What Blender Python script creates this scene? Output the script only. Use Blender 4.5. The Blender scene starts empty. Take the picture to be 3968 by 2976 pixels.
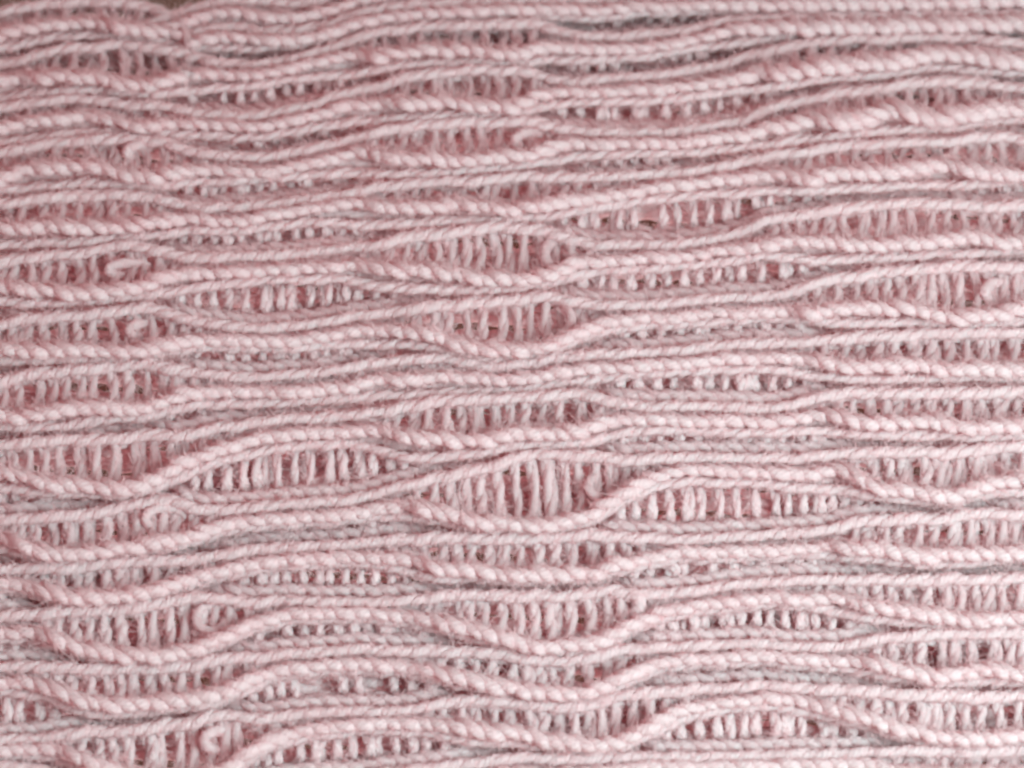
import bpy, math, random
import numpy as np
from mathutils import Matrix, Vector

rng = np.random.default_rng(7)
random.seed(7)

# ---------------------------------------------------------------- camera, light, exposure
S = 0.300 / 3968.0                 # metres per unit of the layout below (frame is about 30 cm wide)
DIST = 14000.0                     # camera distance in layout units (about 1.06 m)
T_LOW, T_HIGH = math.radians(22), math.radians(50)   # tilt of the cloth against the lens, near and far
T_MID = math.radians(36)
AX_U = np.array([1.0, 0.0, 0.0])
AX_V = np.array([0.0, math.cos(T_MID), math.sin(T_MID)])
AX_W = np.array([0.0, -math.sin(T_MID), math.cos(T_MID)])

scene = bpy.context.scene
cam_data = bpy.data.cameras.new('camera')
cam = bpy.data.objects.new('camera', cam_data)
scene.collection.objects.link(cam)
loc = AX_W * DIST * S
cam.matrix_world = Matrix(((AX_U[0], AX_V[0], AX_W[0], loc[0]),
                           (AX_U[1], AX_V[1], AX_W[1], loc[1]),
                           (AX_U[2], AX_V[2], AX_W[2], loc[2]),
                           (0, 0, 0, 1)))
cam_data.sensor_width = 36.0
cam_data.lens = 36.0 * DIST / 3968.0
cam_data.clip_start, cam_data.clip_end = 0.01, 50.0
cam_data.dof.use_dof = True
cam_data.dof.focus_distance = (DIST - 150) * S
cam_data.dof.aperture_fstop = 13.0
scene.camera = cam

world = bpy.data.worlds.new('World')
scene.world = world
world.use_nodes = True
bgn = world.node_tree.nodes['Background']
bgn.inputs[0].default_value = (1.0, 0.60, 0.60, 1)
bgn.inputs[1].default_value = 0.66

def area(name, pos, target, size, power, col):
    d = bpy.data.lights.new(name, 'AREA')
    d.shape = 'RECTANGLE'; d.size, d.size_y = size
    d.energy = power; d.color = col
    o = bpy.data.objects.new(name, d)
    scene.collection.objects.link(o)
    o.location = pos
    o.rotation_euler = (Vector(target) - Vector(pos)).to_track_quat('-Z', 'Y').to_euler()
    return o
area('window_light', (0.42, -0.42, 0.50), (0.0, 0.0, 0.0), (0.40, 0.36), 14.2, (0.63, 1.0, 0.985))
area('glow_under_cloth', (0.0, -0.01, -0.034), (0.0, -0.01, 1.0), (0.34, 0.27), 0.40, (1.0, 0.86, 0.83))

scene.view_settings.view_transform = 'Standard'
scene.view_settings.look = 'None'
scene.view_settings.exposure = -0.36
scene.view_settings.gamma = 1.0
scene.view_settings.use_curve_mapping = False
scene.render.engine = 'CYCLES'
scene.cycles.max_bounces = 14
scene.cycles.diffuse_bounces = 12
scene.cycles.use_adaptive_sampling = True
scene.cycles.adaptive_threshold = 0.06
scene.cycles.transmission_bounces = 12
scene.cycles.transparent_max_bounces = 6
scene.cycles.use_denoising = True
scene.cycles.filter_width = 2.7

# ---------------------------------------------------------------- the cloth's own shape
V0, RELIEF = 1488.0, 1.3
def tilt(v):
    t = np.clip((v + V0) / (2 * V0), -0.25, 1.25)
    return T_LOW + (T_HIGH - T_LOW) * t
_vs = np.linspace(-2600, 2600, 1041)
_w = np.concatenate([[0], np.cumsum(-np.tan(tilt((_vs[1:] + _vs[:-1]) / 2)) * np.diff(_vs))])
_w -= np.interp(0, _vs, _w)
def base_w(u, v):
    ripple = 16 * np.sin(u / 700.0 + v / 900.0 + 0.6) + 10 * np.sin(u / 330.0 - v / 520.0)
    return np.interp(v, _vs, _w) + ripple
def place(px, py, h):
    """layout point (px right, py down, h above the cloth) -> world position"""
    px, py, h = (np.asarray(a, float) for a in (px, py, h)); h = h * RELIEF
    X, Y = px - 1984.0, 1488.0 - py
    u, v = X.copy(), Y.copy()
    for _ in range(14):
        th = tilt(v)
        w = base_w(u, v) + h * np.cos(th)
        vv = v + h * np.sin(th)
        k = (DIST - w) / DIST
        u = X * k
        v = v + (Y * k - vv)
    th = tilt(v)
    w = base_w(u, v) + h * np.cos(th)
    vv = v + h * np.sin(th)
    return (u[..., None] * AX_U + vv[..., None] * AX_V + w[..., None] * AX_W) * S

# ---------------------------------------------------------------- materials
def nodes_of(name):
    m = bpy.data.materials.new(name); m.use_nodes = True
    nt = m.node_tree
    return m, nt, nt.nodes['Principled BSDF']

def yarn_material():
    m, nt, p = nodes_of('pink_yarn')
    N, Lk = nt.nodes, nt.links
    uv = N.new('ShaderNodeUVMap')
    sep = N.new('ShaderNodeSeparateXYZ'); Lk.new(uv.outputs[0], sep.inputs[0])
    def math_(op, a, b=None):
        n = N.new('ShaderNodeMath'); n.operation = op
        for i, x in enumerate((a, b)):
            if x is None: continue
            if isinstance(x, (int, float)): n.inputs[i].default_value = x
            else: Lk.new(x, n.inputs[i])
        return n.outputs[0]
    # the twist of the plies round the strand
    ply = math_('ADD', math_('MULTIPLY', sep.outputs[0], 4.0), math_('MULTIPLY', sep.outputs[1], 1 / 17.0))
    warp = N.new('ShaderNodeTexNoise'); warp.inputs['Scale'].default_value = 900.0
    warp.inputs['Detail'].default_value = 2.0
    geo = N.new('ShaderNodeTexCoord'); Lk.new(geo.outputs['Object'], warp.inputs['Vector'])
    ply = math_('ADD', ply, math_('MULTIPLY', warp.outputs['Fac'], 0.9))
    lobe = math_('ABSOLUTE', math_('SINE', math_('MULTIPLY', ply, math.pi)))
    lobe = math_('POWER', lobe, 0.7)
    # single fibres lying along the plies
    comb = N.new('ShaderNodeCombineXYZ')
    Lk.new(math_('MULTIPLY', ply, 5.0), comb.inputs[0])
    Lk.new(math_('MULTIPLY', sep.outputs[1], 0.03), comb.inputs[1])
    fib = N.new('ShaderNodeTexNoise'); fib.inputs['Scale'].default_value = 3.0
    fib.inputs['Detail'].default_value = 3.0
    Lk.new(comb.outputs[0], fib.inputs['Vector'])
    height = math_('ADD', lobe, math_('MULTIPLY', fib.outputs['Fac'], 0.8))
    bump = N.new('ShaderNodeBump')
    bump.inputs['Strength'].default_value = 1.0
    bump.inputs['Distance'].default_value = 4.0 * S
    Lk.new(height, bump.inputs['Height'])
    # the dye is a little uneven
    dye = N.new('ShaderNodeTexNoise'); dye.inputs['Scale'].default_value = 60.0
    dye.inputs['Detail'].default_value = 4.0
    Lk.new(geo.outputs['Object'], dye.inputs['Vector'])
    ramp = N.new('ShaderNodeValToRGB')
    ramp.color_ramp.elements[0].position, ramp.color_ramp.elements[1].position = 0.3, 0.7
    ramp.color_ramp.elements[0].color = (0.975, 0.76, 0.775, 1)
    ramp.color_ramp.elements[1].color = (0.98, 0.81, 0.82, 1)
    Lk.new(dye.outputs['Fac'], ramp.inputs[0])
    Lk.new(ramp.outputs[0], p.inputs['Base Color'])
    p.inputs['Roughness'].default_value = 0.8
    p.inputs['Specular IOR Level'].default_value = 0.05
    p.inputs['Sheen Weight'].default_value = 0.12
    p.inputs['Sheen Roughness'].default_value = 0.5
    p.inputs['Sheen Tint'].default_value = (1.0, 0.80, 0.82, 1)
    Lk.new(bump.outputs[0], p.inputs['Normal'])
    tr = N.new('ShaderNodeBsdfTranslucent')
    tr.inputs[0].default_value = (0.99, 0.66, 0.69, 1)
    mix = N.new('ShaderNodeMixShader'); mix.inputs[0].default_value = 0.45
    Lk.new(p.outputs[0], mix.inputs[1]); Lk.new(tr.outputs[0], mix.inputs[2])
    Lk.new(mix.outputs[0], N['Material Output'].inputs[0])
    return m

def fuzz_material():
    m, nt, p = nodes_of('pink_fibre')
    p.inputs['Base Color'].default_value = (0.975, 0.74, 0.755, 1)
    p.inputs['Roughness'].default_value = 0.7
    p.inputs['Specular IOR Level'].default_value = 0.0
    tr = nt.nodes.new('ShaderNodeBsdfTranslucent'); tr.inputs[0].default_value = (0.985, 0.68, 0.70, 1)
    mix = nt.nodes.new('ShaderNodeMixShader'); mix.inputs[0].default_value = 0.5
    nt.links.new(p.outputs[0], mix.inputs[1]); nt.links.new(tr.outputs[0], mix.inputs[2])
    nt.links.new(mix.outputs[0], nt.nodes['Material Output'].inputs[0])
    return m

def table_material():
    m, nt, p = nodes_of('table_wood')
    N, Lk = nt.nodes, nt.links
    tc = N.new('ShaderNodeTexCoord')
    mp = N.new('ShaderNodeMapping'); mp.inputs['Scale'].default_value = (4, 40, 4)
    Lk.new(tc.outputs['Object'], mp.inputs[0])
    n = N.new('ShaderNodeTexNoise'); n.inputs['Scale'].default_value = 2.0; n.inputs['Detail'].default_value = 6
    Lk.new(mp.outputs[0], n.inputs['Vector'])
    r = N.new('ShaderNodeValToRGB')
    r.color_ramp.elements[0].color = (0.17, 0.115, 0.08, 1)
    r.color_ramp.elements[1].color = (0.24, 0.165, 0.115, 1)
    Lk.new(n.outputs['Fac'], r.inputs[0]); Lk.new(r.outputs[0], p.inputs['Base Color'])
    p.inputs['Roughness'].default_value = 0.6
    return m

YARN, FUZZ, WOOD = yarn_material(), fuzz_material(), table_material()

# ---------------------------------------------------------------- strand builder
class Strands:
    """collects swept strands of yarn and turns them into one mesh"""
    def __init__(self): self.v, self.f, self.uv, self.n = [], [], [], 0
    def add(self, pts, rad, seg=8, ply_sign=1.0):
        pts = np.asarray(pts); k = len(pts)
        rad = np.broadcast_to(np.asarray(rad, float), (k,))
        t = np.gradient(pts, axis=0); t /= np.linalg.norm(t, axis=1)[:, None] + 1e-12
        up = AX_W - t * (t @ AX_W)[:, None]
        bad = np.linalg.norm(up, axis=1) < 0.15
        if bad.any():
            alt = AX_V - t * (t @ AX_V)[:, None]; up[bad] = alt[bad]
        # parallel transport from the first frame
        n0 = up[0] / np.linalg.norm(up[0]); fr = [n0]
        for i in range(1, k):
            q = fr[-1] - t[i] * (fr[-1] @ t[i]); fr.append(q / (np.linalg.norm(q) + 1e-12))
        nrm = np.array(fr); bi = np.cross(t, nrm)
        a = np.linspace(0, 2 * math.pi, seg, endpoint=False)
        ring = nrm[:, None] * np.cos(a)[None, :, None] + bi[:, None] * np.sin(a)[None, :, None]
        lump = 1 + 0.055 * rng.normal(size=(k, seg))
        vv = pts[:, None] + ring * ((rad * S)[:, None] * lump)[:, :, None]
        self.v.append(vv.reshape(-1, 3))
        L = np.concatenate([[0], np.cumsum(np.linalg.norm(np.diff(pts, axis=0), axis=1))]) / S + rng.uniform(0, 200)
        i, j = np.meshgrid(np.arange(k - 1), np.arange(seg), indexing='ij')
        i, j = i.ravel(), j.ravel(); j2 = (j + 1) % seg
        self.f.append(np.stack([i * seg + j, i * seg + j2, (i + 1) * seg + j2, (i + 1) * seg + j], 1) + self.n)
        uu = np.stack([j, j + 1, j + 1, j], 1) / seg * ply_sign
        ww = np.stack([L[i], L[i], L[i + 1], L[i + 1]], 1)
        self.uv.append(np.stack([uu, ww], 2).reshape(-1, 2))
        self.n += k * seg
    def add_pair(self, pts, rad, turns):
        """one ladder rung: two legs of yarn twisted round each other"""
        pts = np.asarray(pts); k = 15
        u = np.linspace(0, 1, len(pts)); uu = np.linspace(0, 1, k)
        c = np.stack([np.interp(uu, u, pts[:, i]) for i in range(3)], 1)
        c[1:-1] = (c[:-2] + 2 * c[1:-1] + c[2:]) / 4
        r = float(np.mean(rad)); ph = rng.uniform(0, 6.28)
        t = np.gradient(c, axis=0); t /= np.linalg.norm(t, axis=1)[:, None]
        e1 = np.cross(t, AX_W); e1 /= np.linalg.norm(e1, axis=1)[:, None] + 1e-9
        e2 = np.cross(t, e1)
        for sgn in (0.0, math.pi):
            a = ph + sgn + turns * 2 * math.pi * uu
            off = (e1 * np.cos(a)[:, None] + e2 * np.sin(a)[:, None]) * (0.36 * r * S)
            self.add(c + off, 0.80 * r * (1 + 0.06 * np.sin(uu * 9 + ph)), 7)
    def mesh(self, name):
        me = bpy.data.meshes.new(name)
        v = np.concatenate(self.v); f = np.concatenate(self.f); uv = np.concatenate(self.uv)
        me.vertices.add(len(v)); me.vertices.foreach_set('co', v.ravel())
        me.loops.add(f.size); me.loops.foreach_set('vertex_index', f.ravel().astype(np.int32))
        me.polygons.add(len(f)); me.polygons.foreach_set('loop_start', np.arange(0, f.size, 4, dtype=np.int32))
        me.polygons.foreach_set('use_smooth', np.ones(len(f), bool))
        me.uv_layers.new(name='UVMap').data.foreach_set('uv', uv.ravel())
        me.update(calc_edges=True)
        me.materials.append(YARN)
        return me

FUZZ_SRC = []                       # (points, radii) of strands in view, for the loose fibres
def part(name, strands, parent, kind=None, label=None):
    o = bpy.data.objects.new(name, strands.mesh(name))
    scene.collection.objects.link(o); o.parent = parent
    if kind: o['kind'] = kind
    if label: o['label'] = label
    return o

# ---------------------------------------------------------------- layout of the rows, read off the cloth
LAYOUT = """U-1 P 560,95 640,72 700,50 760,28 800,14 900,0 1000,5 1150,15 1300,-20 1500,-70 2000,-90 4000,-130
B-1 P 560,125 640,106 700,90 800,58 900,45 1000,60 1150,70 1300,30 1500,-30 2000,-55 4000,-100
L-1 P 560,150 640,132 700,115 800,82 900,70 1000,82 1150,92 1300,50 1500,-12 2000,-35 4000,-80
U0 P -100,62 0,45 150,22 300,8 500,8 600,35 700,85 800,95 1000,108 1150,90 1250,60 1400,10 1700,-30 2000,-28 2200,-10 2300,-5 2400,-12 2550,-40 2800,-100 4000,-130
B0 00 0,300 300,235 553,195 800,185 1106,240 1400,280 1659,300 2212,330 / 10 250,270 553,190 800,130 1000,60 1200,10 / P 1700,-2 2000,15 2150,32 2300,40 2400,32 2550,0 2800,-60 4000,-90
L0 00 0,420 300,350 600,300 900,310 1200,320 1500,380 1659,400 2212,430 / 10 553,300 1106,150 1500,80 1900,60 / P 2000,45 2270,75 2400,63 2550,36 2700,5 2900,-35 4000,-60
U1 00 0,560 300,480 553,410 800,410 1106,370 1400,390 1659,490 1900,540 2212,555 / 10 300,500 553,450 800,350 900,290 1106,220 1300,150 1659,110 2000,100 / 20 0,140 150,180 300,260 600,320 900,310 1200,290 1500,260 1800,180 2000,120 / 30 0,70 400,30 800,0 1200,-10 2212,20
B1 00 0,690 300,650 553,660 900,680 1106,720 1300,740 1450,660 1659,640 2212,640 / 10 250,570 553,520 800,470 950,480 1200,460 1400,420 1600,420 1800,440 2000,440 / 20 0,470 200,420 400,400 700,430 1000,410 1300,380 1500,350 1700,290 1900,250 2000,190 / 30 0,190 300,150 600,110 850,100 1106,90 1400,90 1659,120 2000,130 2212,150
L1 00 0,850 300,800 553,780 900,760 1106,790 1300,820 1659,770 2212,730 / 10 400,670 800,640 1106,580 1500,540 1800,530 / 20 0,540 200,520 500,510 800,510 1100,490 1400,440 1700,390 2000,360 / 30 0,340 300,280 600,240 900,220 1300,210 1800,240 2212,250
U2 00 0,940 300,880 600,840 900,860 1106,910 1200,930 1330,890 1500,930 1659,970 2212,1000 / 10 300,940 553,870 800,780 1106,730 1300,650 1659,620 1900,570 / 20 0,600 200,650 400,710 700,680 1000,660 1300,640 1600,580 1900,510 / 30 0,440 300,390 600,330 850,300 1106,260 1400,260 1659,300 2000,360 2212,380
B2 00 0,1100 200,1040 400,1040 600,1000 850,1000 1106,1070 1300,1080 1500,1050 1659,1060 2212,1090 / 10 300,1030 553,980 800,880 950,920 1150,860 1350,890 1500,870 1800,890 2000,910 / 20 0,910 200,800 400,790 700,790 1000,770 1300,750 1600,730 1900,680 / 30 0,590 100,650 300,590 600,570 800,520 1000,540 1200,520 1400,450 1600,460 1800,480 2000,510 2212,530
L2 00 0,1230 400,1170 800,1130 1106,1130 1500,1140 1659,1160 2212,1180 / 10 400,1110 800,1050 1106,1020 1500,1000 1900,980 / 20 0,980 300,900 600,870 900,870 1200,860 1500,830 1800,790 / 30 0,750 300,710 600,660 900,650 1200,610 1500,580 1900,610 2212,620
U3 00 0,1310 300,1260 553,1190 850,1160 1106,1140 1250,1160 1500,1260 1659,1310 2212,1360 / 10 300,1300 553,1260 850,1180 1106,1120 1300,1080 1659,1050 2000,1010 / 20 0,1030 200,1060 500,1120 800,1140 1100,1140 1400,1120 1700,1080 2000,1030 / 30 0,930 300,870 600,800 900,780 1200,720 1500,690 1800,720 2212,760
B3 00 0,1540 300,1430 600,1420 850,1430 1106,1520 1400,1500 1659,1450 2212,1480 / 10 300,1430 553,1380 800,1310 950,1310 1106,1350 1400,1340 1659,1390 1900,1370 / 20 0,1330 200,1300 400,1220 700,1240 1000,1230 1300,1220 1500,1230 1750,1170 2000,1170 / 30 0,1090 200,1060 400,1000 600,1040 900,1000 1106,920 1300,980 1500,1000 1700,980 1900,940 2212,920
L3 00 0,1640 400,1600 800,1560 1106,1590 1400,1590 1659,1560 2212,1540 / 10 400,1500 800,1480 1106,1500 1500,1480 1900,1450 / 20 0,1430 300,1380 600,1330 900,1320 1200,1320 1500,1300 1800,1280 / 30 0,1240 300,1200 600,1160 900,1130 1200,1110 1600,1090 2000,1030 2212,1020
U4 01 0,100 300,50 553,20 1000,10 1200,30 1400,60 1659,120 2212,110 / 11 300,70 553,30 900,-20 / 10 1106,1600 1500,1560 1900,1550 / 20 0,1520 300,1520 600,1520 900,1510 1200,1500 1500,1470 1800,1420 / 30 0,1350 300,1310 600,1250 900,1240 1200,1230 1500,1220 1800,1180 2000,1160 2212,1200
B4 01 0,290 300,290 553,300 700,280 1000,280 1200,260 1400,230 1659,220 2212,240 / 11 0,200 300,150 553,120 900,60 1050,130 1300,110 1500,110 1700,90 / 21 0,130 200,120 400,60 700,30 900,0 / 20 1300,1600 1600,1560 1900,1530 / 30 0,1490 200,1500 350,1560 500,1490 800,1470 1000,1480 1300,1440 1600,1410 1800,1460 2000,1500 2212,1480
L4 01 0,440 400,430 800,400 1106,370 1400,350 1659,320 2212,310 / 11 0,290 553,240 900,270 1106,270 1659,230 / 21 0,220 300,190 600,130 900,80 1200,50 1500,20 / 30 0,1640 300,1640 600,1620 1000,1600 1400,1590 1800,1580 2212,1540
U5 01 0,590 300,550 553,510 700,530 900,460 1106,440 1300,470 1500,540 1800,560 2212,540 / 11 300,520 553,490 900,460 1106,430 1300,360 1659,350 1900,280 / 21 0,300 300,320 500,420 700,440 1000,440 1300,440 1600,410 1900,350 / 31 0,230 300,180 600,140 900,110 1200,80 1500,80 1800,120 2212,100
B5 01 0,780 300,830 553,850 800,850 1000,840 1200,790 1400,720 1659,680 2212,670 / 11 300,640 553,640 850,590 1000,650 1300,650 1500,640 1700,690 / 21 0,750 300,700 500,590 800,580 1100,560 1400,540 1700,500 1900,470 / 31 0,440 300,400 553,380 700,440 1000,440 1300,420 1600,390 1800,370 2000,410 2212,420
L5 01 0,930 400,940 800,910 1200,880 1400,850 1700,800 2212,750 / 11 300,730 553,730 800,740 1000,800 1300,820 1600,820 1900,830 / 21 0,810 300,760 500,690 800,660 1100,650 1400,620 1700,590 2000,560 / 31 0,520 200,560 500,570 800,560 1200,540 1600,510 2000,510 2212,480
U6 01 0,1140 200,1070 553,1060 800,1040 1106,990 1300,970 1500,1060 1800,1120 2212,1160 / 11 300,1140 553,1110 850,1050 1106,1020 1400,980 1659,960 / 21 0,910 200,880 400,910 600,950 900,960 1200,950 1500,930 1800,890 / 31 0,890 300,830 500,740 800,710 1106,660 1500,640 1800,620 2212,640
B6 01 0,1330 300,1340 600,1330 900,1360 1106,1350 1300,1320 1500,1280 1800,1250 2212,1270 / 11 300,1260 553,1230 850,1170 1106,1180 1300,1170 1500,1200 1659,1290 1900,1330 / 21 0,1350 200,1320 400,1260 553,1180 800,1100 1100,1060 1400,1060 1700,1020 2000,1030 / 31 0,1010 200,1000 400,1020 550,1010 800,970 1100,970 1400,1020 1600,1070 1800,1060 2000,1030 2212,980
L6 01 0,1430 400,1430 800,1420 1106,1400 1400,1370 1659,1320 2212,1320 / 11 300,1330 553,1300 900,1290 1106,1290 1500,1310 1700,1370 2000,1430 / 21 300,1340 500,1260 800,1170 1100,1130 1400,1120 1700,1100 / 31 0,1060 300,1080 600,1110 900,1110 1300,1100 1659,1130 2000,1110 2212,1080
U7 01 0,1630 200,1550 500,1530 800,1510 1106,1460 1350,1460 1500,1520 1800,1560 2212,1580 / 11 300,1550 553,1540 850,1480 1106,1440 1400,1420 1659,1410 / 21 0,1450 300,1410 600,1390 900,1370 1200,1360 1500,1340 1800,1300 / 31 0,1280 300,1290 500,1260 800,1230 1106,1220 1500,1200 1900,1190 2212,1200
B7 02 0,230 100,260 300,240 553,190 800,170 1000,190 1200,210 1350,140 1500,70 1800,40 2212,45 / 12 300,40 600,20 850,-10 / 11 1106,1570 1200,1620 1500,1560 1800,1580 / 21 0,1600 200,1560 500,1510 800,1490 1000,1490 1200,1460 1500,1450 1800,1420 / 31 0,1410 300,1410 500,1440 700,1500 900,1480 1106,1460 1300,1470 1500,1500 1800,1500 2000,1520 2212,1500
L7 02 0,330 400,350 600,330 900,270 1200,250 1400,220 1659,150 2212,140 / 12 400,120 800,90 1106,70 1500,60 / 22 0,20 / 21 700,1590 1000,1550 1300,1530 1600,1520 1900,1510 / 31 0,1500 300,1550 600,1590 1000,1590 1500,1580 2212,1560
U8 02 0,500 300,470 553,460 800,460 1106,430 1350,400 1500,440 1800,370 2212,300 / 12 300,270 553,270 850,240 1106,200 1400,150 1659,110 1900,110 / 22 0,80 300,90 450,50 600,60 800,130 1100,170 1400,170 1700,170 / 32 0,190 300,140 500,80 700,50 1000,50 1500,60 2212,40
B8 02 0,720 300,800 553,840 800,850 1000,880 1200,850 1400,780 1500,660 1800,560 2212,430 / 12 200,430 400,380 600,400 800,370 1000,370 1150,390 1300,450 1500,420 1700,460 1900,460 / 22 0,390 200,400 400,390 600,370 750,280 1000,280 1300,280 1500,290 1800,280 / 32 0,310 300,260 500,230 650,240 800,330 1000,310 1200,290 1400,280 1600,330 1900,330 2100,350 2212,310
L8 02 0,860 400,910 800,910 1200,900 1400,850 1600,740 1800,660 2212,550 / 12 300,510 600,490 900,490 1000,530 1200,590 1400,620 1659,590 2000,550 / 22 0,490 300,490 600,480 800,420 1000,370 1300,370 1600,380 1900,390 / 32 0,390 300,380 600,390 900,410 1200,410 1600,420 2212,430
U9 02 0,1140 200,1130 553,1110 800,1090 1000,1030 1106,1020 1300,980 1500,970 1659,1060 2212,1035 / 12 300,1000 600,990 900,950 1106,890 1300,840 1500,790 1800,730 2000,680 / 22 0,610 200,570 500,590 700,590 900,630 1200,620 1500,600 1800,610 / 32 0,610 300,620 500,580 800,560 1106,560 1500,570 1800,540 2212,500
B9 02 0,1290 300,1400 500,1440 800,1410 1106,1370 1400,1330 1600,1280 1800,1220 2000,1170 2212,1140 / 12 300,1120 600,1100 900,1080 1106,1030 1300,1000 1400,1050 1659,1090 1900,1160 / 22 0,1170 200,1180 500,1140 700,1060 900,930 1100,800 1300,730 1600,700 1900,730 / 32 0,740 300,740 500,740 650,690 850,820 1000,880 1200,870 1400,910 1600,950 1800,860 2000,810 2212,800
L9 02 0,1370 300,1460 500,1490 800,1460 1106,1420 1400,1370 1600,1330 1800,1270 2212,1190 / 12 300,1160 600,1150 1106,1090 1300,1110 1600,1150 1900,1210 / 22 0,1230 200,1230 500,1190 800,1030 1000,940 1200,840 1500,810 1800,820 / 32 0,830 300,870 600,880 900,930 1200,960 1500,980 1800,930 2212,880
U10 02 0,1570 300,1550 553,1540 900,1510 1106,1510 1300,1480 1500,1500 1800,1450 2212,1400 / 12 300,1370 600,1360 900,1340 1200,1310 1400,1300 1659,1290 / 22 0,1310 300,1290 600,1260 900,1290 1200,1310 1500,1310 1800,1290 / 32 0,1270 300,1250 600,1210 800,1150 1106,1140 1500,1130 1800,1080 2212,1100
B10 03 0,70 300,110 500,180 700,205 1000,180 1300,150 1500,60 1800,0 2212,-100 / 12 300,1480 600,1460 900,1460 1200,1470 1400,1480 1480,1560 1600,1560 1750,1560 1900,1590 / 22 0,1610 200,1600 500,1600 700,1590 900,1510 1100,1470 1400,1410 1700,1420 2000,1410 / 32 0,1400 300,1380 600,1360 800,1390 1000,1390 1200,1410 1400,1450 1600,1420 1800,1430 2000,1440 2212,1400
L10 03 0,110 300,150 500,220 700,245 1000,220 1300,190 1500,110 1800,50 2212,-60 / 12 300,1510 600,1500 900,1510 1200,1560 1400,1610 1600,1640 / 23 0,30 200,50 500,40 / 22 900,1580 1100,1510 1300,1470 1600,1460 1900,1440 / 32 0,1430 400,1430 700,1460 1000,1480 1300,1510 1659,1510 2212,1470
U11 03 0,370 300,340 553,320 900,310 1200,290 1500,210 1700,190 1900,220 2212,250 / 13 300,220 600,240 900,240 1050,250 1200,220 1400,220 1600,170 1900,180 / 23 0,190 300,190 600,170 800,130 1000,180 1200,170 1500,150 1800,100 / 33 0,70 300,50 600,50 900,50 1200,50 1500,40 1900,50 2212,30
B11 03 0,500 300,490 500,560 700,640 1000,690 1300,690 1600,660 1900,540 2212,400 / 13 300,330 600,330 900,330 1200,350 1400,370 1700,440 1900,510 / 23 0,570 200,620 400,610 600,590 800,540 1000,420 1200,330 1500,270 1800,240 / 33 0,200 300,210 600,200 800,250 1000,290 1300,330 1500,340 1700,400 2000,390 2212,360
L11 03 0,550 300,540 500,610 700,680 1000,730 1300,730 1600,700 1900,590 2212,450 / 13 200,390 553,370 900,370 1200,390 1500,450 1800,540 2000,590 / 23 0,650 400,680 700,610 900,510 1100,430 1300,350 1600,310 1900,280 / 33 0,235 400,270 600,320 900,390 1300,410 1700,440 2212,410
U12 03 0,800 300,780 553,800 800,820 1000,810 1300,790 1550,790 1700,770 1900,730 2212,715 / 13 300,680 600,660 900,640 1200,660 1500,650 1800,670 / 23 0,690 300,720 600,730 900,650 1200,630 1500,620 1800,600 / 33 0,600 300,620 600,630 800,590 1000,550 1300,520 1700,510 2212,500
B12 03 0,930 300,930 500,1000 700,1090 900,1120 1200,1110 1500,1080 1800,1060 2000,980 2212,870 / 13 300,800 600,770 900,770 1200,790 1500,820 1659,880 1900,920 / 23 0,980 300,1020 600,1020 800,950 1000,850 1200,760 1500,720 1800,720 / 33 0,690 300,730 500,740 700,740 900,760 1100,820 1250,790 1400,890 1600,870 1800,800 2000,840 2212,870
L12 03 0,1000 400,1040 600,1150 800,1190 1106,1190 1500,1140 1800,1120 2212,950 / 13 100,880 400,840 700,800 1000,800 1300,840 1600,910 1800,970 / 23 0,1030 600,1060 800,990 1000,890 1200,810 1400,770 1700,750 / 33 0,720 300,750 600,790 900,850 1200,890 1500,920 2000,910 2212,910
U13 03 0,1420 300,1420 500,1380 800,1350 1106,1340 1400,1300 1659,1280 1800,1210 2000,1210 2212,1245 / 13 300,1210 600,1180 900,1180 1200,1170 1400,1150 1659,1090 1900,1080 / 23 0,1100 300,1120 600,1110 900,1040 1100,1010 1400,1010 1700,980 / 33 0,945 300,980 600,1000 800,990 1106,1030 1500,1040 1900,1060 2212,1030
B13 03 0,1490 300,1490 500,1510 700,1580 900,1650 1106,1720 1500,1760 1800,1720 2000,1640 2212,1470 / 13 300,1350 600,1310 900,1280 1200,1280 1500,1280 1659,1290 1900,1330 2050,1370 / 23 0,1350 200,1420 400,1420 600,1470 900,1420 1100,1340 1300,1200 1500,1130 1800,1100 / 33 0,1060 300,1080 500,1150 800,1210 1000,1270 1150,1330 1500,1390 1800,1410 2212,1380
L13 03 0,1540 300,1540 500,1580 700,1640 900,1710 1106,1770 1500,1810 1800,1770 2000,1690 2212,1520 / 13 200,1440 500,1380 800,1340 1100,1330 1400,1350 1600,1390 1900,1440 / 23 0,1440 400,1490 700,1500 900,1460 1100,1390 1300,1290 1500,1210 1800,1160 / 33 0,1120 300,1170 600,1240 900,1310 1106,1370 1300,1410 1900,1450 2212,1430
U14 03 0,1640 300,1660 600,1760 1200,1900 1800,1900 2212,1800 / 13 400,1760 900,1740 1500,1659 1800,1620 / 23 0,1580 300,1580 600,1590 900,1560 1106,1570 1500,1570 1900,1560 / 33 0,1560 300,1540 600,1540 900,1520 1300,1520 1700,1510 2212,1480
B14 03 0,1760 300,1780 600,1880 1200,2020 1800,2020 2212,1920 / 13 400,1880 900,1860 1500,1780 1800,1730 / 23 0,1700 300,1700 600,1700 900,1680 1106,1650 1500,1630 1900,1630 / 33 0,1640 500,1620 900,1630 1106,1680 1500,1720 2212,1700
L14 03 0,1820 300,1840 600,1940 1200,2080 1800,2080 2212,1980 / 13 400,1940 900,1920 1500,1840 1800,1790 / 23 0,1760 600,1760 1106,1710 1900,1690 / 33 0,1690 500,1690 1106,1750 2212,1770"""
OFFX, OFFY, ZOOM = (0, 1000, 2000, 2968), (0, 750, 1500, 2226), 2.212
XS = np.arange(-300.0, 4320.0, 10.0)
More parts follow.
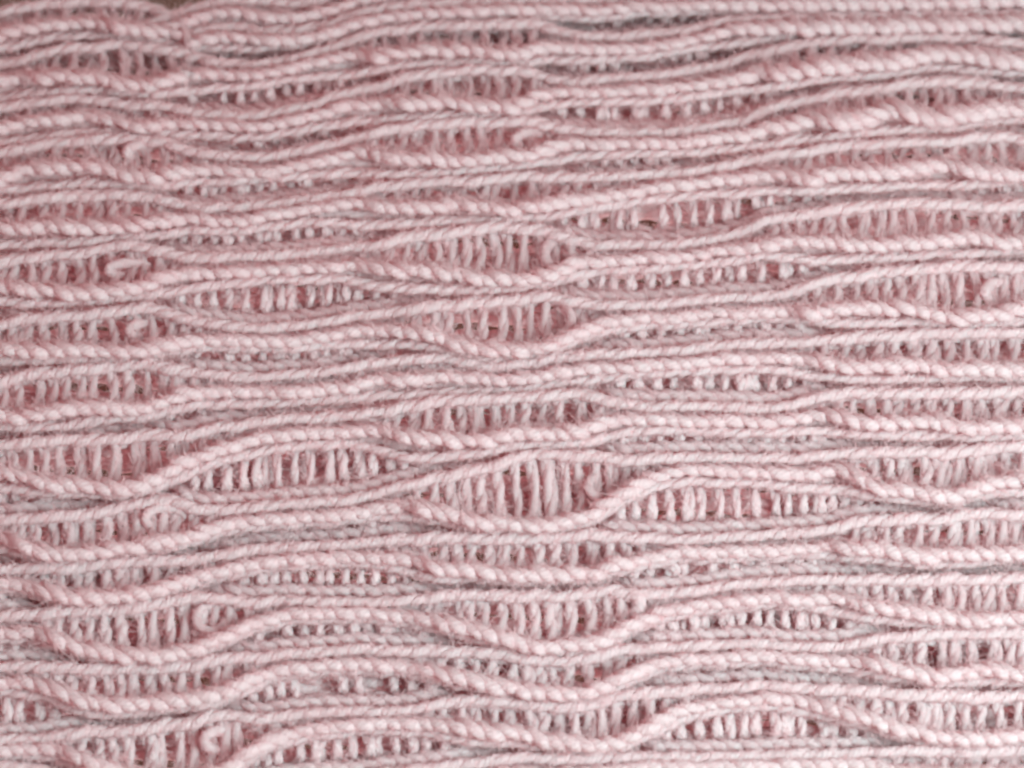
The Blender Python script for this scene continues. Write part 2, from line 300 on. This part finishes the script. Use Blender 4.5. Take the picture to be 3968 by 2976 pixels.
def read_layout():
    rows = {}
    for line in LAYOUT.splitlines():
        key, rest = line.split(' ', 1)
        pts = []
        for chunk in rest.split(' / '):
            tok = chunk.split()
            for t in tok[1:]:
                x, y = map(float, t.split(','))
                if tok[0] != 'P':
                    x = OFFX[int(tok[0][0])] + x / ZOOM; y = OFFY[int(tok[0][1])] + y / ZOOM
                pts.append((x, y))
        pts = np.array(sorted(pts))
        ys = np.interp(XS, pts[:, 0], pts[:, 1])
        kx = np.arange(-9, 10); ker = np.exp(-(kx / 3.2) ** 2 / 2); ker /= ker.sum()
        ys = np.convolve(np.pad(ys, 9, mode='edge'), ker, mode='valid')
        rows.setdefault(int(key[1:]), {})[key[0]] = ys
    return rows
ROWS = read_layout()
KS = sorted(ROWS)
for n, k in enumerate(KS):
    r = ROWS[k]
    if n:
        r['U'] = np.where(XS > (720 if k == 0 else -999), np.maximum(r['U'], ROWS[KS[n - 1]]['L'] + 30), r['U'])
    wob = lambda a: a * sum(np.sin(XS / q + rng.uniform(0, 6.28)) for q in (23.0, 41.0, 77.0)) / 2
    r['U'] = r['U'] + wob(2.6); r['B'] = r['B'] + wob(3.2); r['L'] = r['L'] + wob(2.6)
    r['B'] = np.maximum(r['B'], r['U'] + 36)
    r['L'] = np.maximum(r['L'], r['B'] + 24)
X_FIRST = {-1: 600.0}               # the farthest row starts at the fold of the cloth
def smooth01(x): x = np.clip(x, 0, 1); return x * x * (3 - 2 * x)
def at(arr, x): return np.interp(x, XS, arr)

fabric = bpy.data.objects.new('knitted_fabric', None)
scene.collection.objects.link(fabric)
fabric['label'] = 'pale pink openwork knitted fabric with wavy rows of ladder holes'
fabric['category'] = 'knitted fabric'

SEG = 8
def stitch_path(x, half, amp, ycurve, hcurve, lift, tuck, n=9, lean=0.25):
    s = np.linspace(-1, 1, n)
    px = x + s * half
    py = at(ycurve, px) + amp * np.sin(s * math.pi / 2)
    q = (s - lean) / np.where(s > lean, 1 - lean, 1 + lean)
    h = at(hcurve, px) + lift * np.cos(q * math.pi / 2) - tuck * np.abs(q) ** 3
    return px, py, h
def yarn_radius(r, n, taper=0.55):
    s = np.linspace(-1, 1, n)
    return r * (1 - (1 - taper) * np.abs(s) ** 4) * rng.uniform(0.86, 1.14)

fronts, rungs = [], []              # (apparent size, points, radii)
rest_stitch, rest_rung = Strands(), Strands()

for n, k in enumerate(KS):
    R = ROWS[k]; U, B, L = R['U'], R['B'], R['L']
    nextU = ROWS[KS[n + 1]]['U'] if n + 1 < len(KS) else L + 110
    x0 = X_FIRST.get(k, -280.0)
    opening = B - U
    open_ = smooth01((opening - 55) / 55)                 # 1 where the row gapes into ladders
    valley = nextU - L
    val_ = smooth01((valley - 62) / 50)
    far = 1 - smooth01(k / 9.0)
    hU = 22 + 4 * open_
    hB = 34 + 36 * open_
    hL = 7 + 16 * open_ + 6 * val_
    Dy = nextU - np.minimum((46 - 24 * far), 0.5 * valley)
    hD = -66 + (36 + 8 * (1 - far)) * val_

    # upper and lower strands: long stitches laid almost end to end, leaning "/"
    for nm, yc, hc, r0, amp0 in (('upper_strand', U, hU, 18.0, -7.5), ('lower_strand', L, hL, 14.5, -8.0)):
        st = Strands(); x = x0 + rng.uniform(0, 60)
        while x < 4290:
            o = float(at(open_, x))
            half = 65 + rng.uniform(-7, 7)
            a = amp0 * (1 + (0.3 * o if nm == 'upper_strand' else 0.2)) * rng.uniform(0.6, 1.4)
            px, py, h = stitch_path(x, half, a, yc + rng.uniform(-1.5, 1.5), hc + rng.uniform(-3, 3), 9, 12, n=11, lean=-0.15)
            rad = yarn_radius(r0 * (1 + 0.06 * o), 11, 0.6)
            pts = place(px, py, h); st.add(pts, rad, SEG); FUZZ_SRC.append((pts, rad))
            x += 60 * rng.uniform(0.94, 1.06)
        part(nm, st, fabric)

    # strands on the wrong side that close the cloth behind the ridges
    st = Strands()
    for yc, hh in ((U + np.minimum(opening * 0.5, 20), -8), (B - np.minimum(opening * 0.4, 18), -2), ((B + L) / 2, -4),
                   (L + 4, -14), (Dy - 8, -66)):
        xs = np.arange(x0, 4290, 22.0)
        pts = place(xs, at(yc, xs) + 4 * np.sin(xs / 19.0 + k), hh + 4 * np.cos(xs / 19.0 + k) + 0 * xs)
        st.add(pts, 19.0, 6)
    part('back_strand', st, fabric)

    # front braid, leaning "\"
    x = x0 + rng.uniform(0, 60)
    while x < 4290:
        o = float(at(open_, x))
        big = rng.uniform(0.3, 2.0) if o > 0.4 else rng.uniform(0.8, 1.2)
        half = (54 + 4 * o) * rng.uniform(0.86, 1.16)
        amp = (10 + 5 * o * big)
        px, py, h = stitch_path(x, half, amp, B + rng.uniform(-4, 4) * (0.4 + o), hB + rng.uniform(-5, 5), 13 + 6 * o, 20, n=9, lean=rng.uniform(0.1, 0.4))
        puff = float(smooth01((x - 2700) / 500) * smooth01((800 - at(B, x)) / 400))
        rad = yarn_radius(20.5 + 1.5 * o + 5.0 * puff, 9, 0.55); h = h + 12 * puff
        py = py + 10 * puff * np.sin(np.linspace(-1, 1, 9) * math.pi / 2)
        pts = place(px, py, h); FUZZ_SRC.append((pts, rad))
        ymid = float(at(B, x)); vis = 1.0 if (-20 < x < 3990 and 0 < ymid < 2980) else 0.0
        fronts.append(((half + amp * 1.6) * vis * (0.9 + 0.1 * ymid / 2976), pts, rad))
        x += 60 * rng.uniform(0.85, 1.15)

    # recessed braid at the foot of the valley
    st = rest_stitch
    x = x0 + rng.uniform(0, 60)
    while x < 4290:
        if float(at(val_, x)) > 0.15:
            px, py, h = stitch_path(x, 54, 11 * rng.uniform(0.8, 1.2), Dy, hD, 12, 18, n=9)
            rad = yarn_radius(18.0, 9, 0.5)
            pts = place(px, py, h); st.add(pts, rad, SEG); FUZZ_SRC.append((pts, rad))
        x += 61 * rng.uniform(0.95, 1.05)

    # ladder rungs in the open part of the row
    x = x0 + rng.uniform(0, 50)
    while x < 4290:
        g = float(at(opening, x))
        if g > 66:
            for d in range(2 if rng.random() < 0.25 else 1):
                s = np.linspace(0, 1, 9)
                bow = rng.normal(10, 6) + 8 * far; lean_ = rng.normal(8, 6); ess = rng.normal(0, 3)
                px = x + d * rng.uniform(12, 20) + lean_ * (s - .5) + bow * np.sin(s * math.pi) + ess * np.sin(2 * math.pi * s)
                py = at(U, px) + 2 + (g + 4) * s
                h = 12 - (20 + rng.uniform(-16, 14) + 10 * d) * np.sin(s * math.pi) ** 0.8 + 14 * s * float(at(open_, x))
                rad = (20.0 + rng.uniform(-3, 3)) * np.ones(9)
                pts = place(px, py, h); FUZZ_SRC.append((pts, rad))
                vis = 1.0 if (-10 < x < 3980 and 0 < float(at(U, x)) < 2950) else 0.0
                rungs.append((g * vis * (1.0 if d == 0 else 0.6), pts, rad))
        x += 63 * rng.uniform(0.78, 1.22)

    # rungs sunk in the valley below the row: they hang forward, then tuck under the braid
    x = x0 + rng.uniform(0, 50)
    while x < 4290:
        g = float(at(Dy, x)) - float(at(L, x))
        if g > 52 and rng.random() > 0.05:
            for d in range(2 if rng.random() < 0.2 else 1):
                s = np.linspace(0, 1, 10)
                fwd = rng.uniform(4, 34); bow = rng.uniform(-4, 18); stop = rng.uniform(0.8, 1.0)
                px = x + d * rng.uniform(14, 20) + rng.uniform(0, 12) * s + bow * np.sin(s * math.pi)
                py = at(L, px) + 4 + max(20, g * stop - 14) * np.minimum(1, s * 1.12)
                h = -22 - 26 * s + fwd * np.sin(s * math.pi) - 50 * np.clip((s - .7) / .3, 0, 1) ** 1.5
                rad = (18.5 + rng.uniform(-3, 3)) * np.ones(10)
                pts = place(px, py, h); FUZZ_SRC.append((pts, rad))
                vis = 1.0 if (-10 < x < 3980 and 0 < float(at(L, x)) < 2950) else 0.0
                rungs.append((g * vis * 0.9 * (1.0 if d == 0 else 0.6), pts, rad))
        x += 61 * rng.uniform(0.75, 1.25)

def split(items, name, rest, rest_name, limit=300, pair=False):
    items.sort(key=lambda t: -t[0])
    for i, (size, pts, rad) in enumerate(items):
        if i < limit and size > 0:
            s = Strands(); s.add_pair(pts, rad, rng.uniform(0.5, 1.3)) if pair else s.add(pts, rad, SEG); part(name, s, fabric)
        else:
            rest.add_pair(pts, rad, rng.uniform(0.5, 1.3)) if pair else rest.add(pts, rad, SEG)
    part(rest_name, rest, fabric, kind='stuff')
split(fronts, 'stitch', rest_stitch, 'stitches')
split(rungs, 'rung', rest_rung, 'rungs', pair=True)

# the under layer of the doubled cloth, seen only as dim pink behind the holes
st = Strands()
for i, y in enumerate(np.arange(60.0, 3300.0, 27.0)):
    xs = np.arange(-900, 4900, 22.0)
    yy = y + 24 * np.sin(xs / 260.0 + (i // 3) * 1.7) + 6 * np.sin(xs / 21.0 + i * 2.1)
    st.add(place(xs, yy, -84 - 0.35 * np.maximum(0, np.abs(xs - 1984) - 2350) + 8 * np.sin(xs / 180.0 + i * 2.3) + 9 * np.cos(xs / 21.0 + i * 2.1)), 20.5 + 2 * np.sin(xs / 37.0 + i), 6)
part('under_layer', st, fabric, kind='stuff')

# curled loops of yarn at the ends of the openings: (x, y, width, height, start, sweep, radius)
LOOPS = [(560, 590, 84, 46, 65, 175, 21), (505, 1045, 105, 40, 40, 230, 18), (575, 1280, 90, 44, 95, 150, 19),
         (640, 2010, 95, 66, 10, 255, 19), (815, 2395, 70, 74, 40, 300, 16), (860, 2870, 84, 62, 50, 230, 19),
         (2155, 985, 56, 74, 75, 190, 24), (2170, 1240, 56, 74, -130, 215, 19), (2325, 1885, 56, 62, 100, 190, 17),
         (2055, 545, 70, 46, 60, 190, 20), (2430, 2340, 62, 62, -100, 215, 24), (3870, 1130, 66, 56, 80, 180, 19),
         (3830, 1840, 80, 60, -140, 200, 23)]
for (cx, cy, w, hh, a0, da, r) in LOOPS:
    a = np.radians(np.linspace(a0, a0 + da, 18)); s = np.linspace(-1, 1, 18)
    w, hh = w * 1.6, hh * 1.3
    a = a + np.radians(rng.uniform(-15, 15)); a = a[0] + (a - a[0]) * min(1.0, 300 / da)
    px = cx + w / 2 * np.cos(a); py = cy - hh / 2 * np.sin(a)
    h = 36 - 44 * np.abs(s) ** 2.2 + 4 * np.sin(3 * s)
    pts = place(px, py, h); rad = yarn_radius(r, 18, 0.7)
    st = Strands(); st.add(pts, rad, 10); FUZZ_SRC.append((pts, rad))
    part('end_loop', st, fabric)

# ---------------------------------------------------------------- loose fibres standing off the yarn
def make_fuzz(total=480000, np_=4):
    P = np.concatenate([p for p, r in FUZZ_SRC]); Rr = np.concatenate([r for p, r in FUZZ_SRC])
    Tn = np.concatenate([np.gradient(p, axis=0) for p, r in FUZZ_SRC])
    step = np.linalg.norm(Tn, axis=1)
    Tn = Tn / (step[:, None] + 1e-12)
    idx = rng.choice(len(P), total, p=step / step.sum())
    t = Tn[idx]; c = P[idx] + t * (rng.uniform(-.5, .5, total) * step[idx])[:, None]
    rnd = rng.normal(size=(total, 3)); nrm = rnd - t * (rnd * t).sum(1)[:, None]
    nrm /= np.linalg.norm(nrm, axis=1)[:, None]
    keep = nrm @ AX_W > -0.35
    t, c, nrm, rr = t[keep], c[keep], nrm[keep], Rr[idx][keep]
    m = len(c)
    side = np.cross(t, nrm)
    ln = rng.gamma(1.8, 8.0, m) + 6
    base = c + nrm * (rr * 0.92 * S)[:, None]
    d1 = t * rng.normal(0, .9, m)[:, None] + side * rng.normal(0, .7, m)[:, None]
    d2 = d1 + rng.normal(0, .7, (m, 3))
    out = np.abs(rng.normal(.35, .3, m))
    pts = []
    for q in np.linspace(0, 1, np_):
        pts.append(base + (ln * S)[:, None] * (d1 * q * (1 - q) + d2 * q * q * .8 + nrm * (out * q)[:, None]))
    pos = np.stack(pts, 1).astype(np.float32)
    cu = bpy.data.hair_curves.new('yarn_fuzz')
    cu.add_curves([np_] * m)
    cu.attributes['position'].data.foreach_set('vector', pos.ravel())
    ra = cu.attributes.get('radius') or cu.attributes.new('radius', 'FLOAT', 'POINT')
    ra.data.foreach_set('value', np.tile(np.linspace(1.0, 0.5, np_) * S, m).astype(np.float32))
    cu.materials.append(FUZZ)
    o = bpy.data.objects.new('yarn_fuzz', cu)
    scene.collection.objects.link(o); o.parent = fabric; o['kind'] = 'stuff'
make_fuzz()

# ---------------------------------------------------------------- the table under the cloth
zlow = min(float(p[:, 2].min()) for p, r in FUZZ_SRC)
zt = zlow - 220 * S
me = bpy.data.meshes.new('table_top')
hx, y0, y1, th = 0.9, -0.5, 1.1, 0.03
vs = [(x, y, z) for z in (zt - th, zt) for (x, y) in ((-hx, y0), (hx, y0), (hx, y1), (-hx, y1))]
me.from_pydata(vs, [], [(3, 2, 1, 0), (4, 5, 6, 7), (0, 1, 5, 4), (1, 2, 6, 5), (2, 3, 7, 6), (3, 0, 4, 7)])
me.materials.append(WOOD)
table = bpy.data.objects.new('table_top', me)
scene.collection.objects.link(table)
table['kind'] = 'structure'
table['label'] = 'plain tan brown table top under the pink knitted fabric'
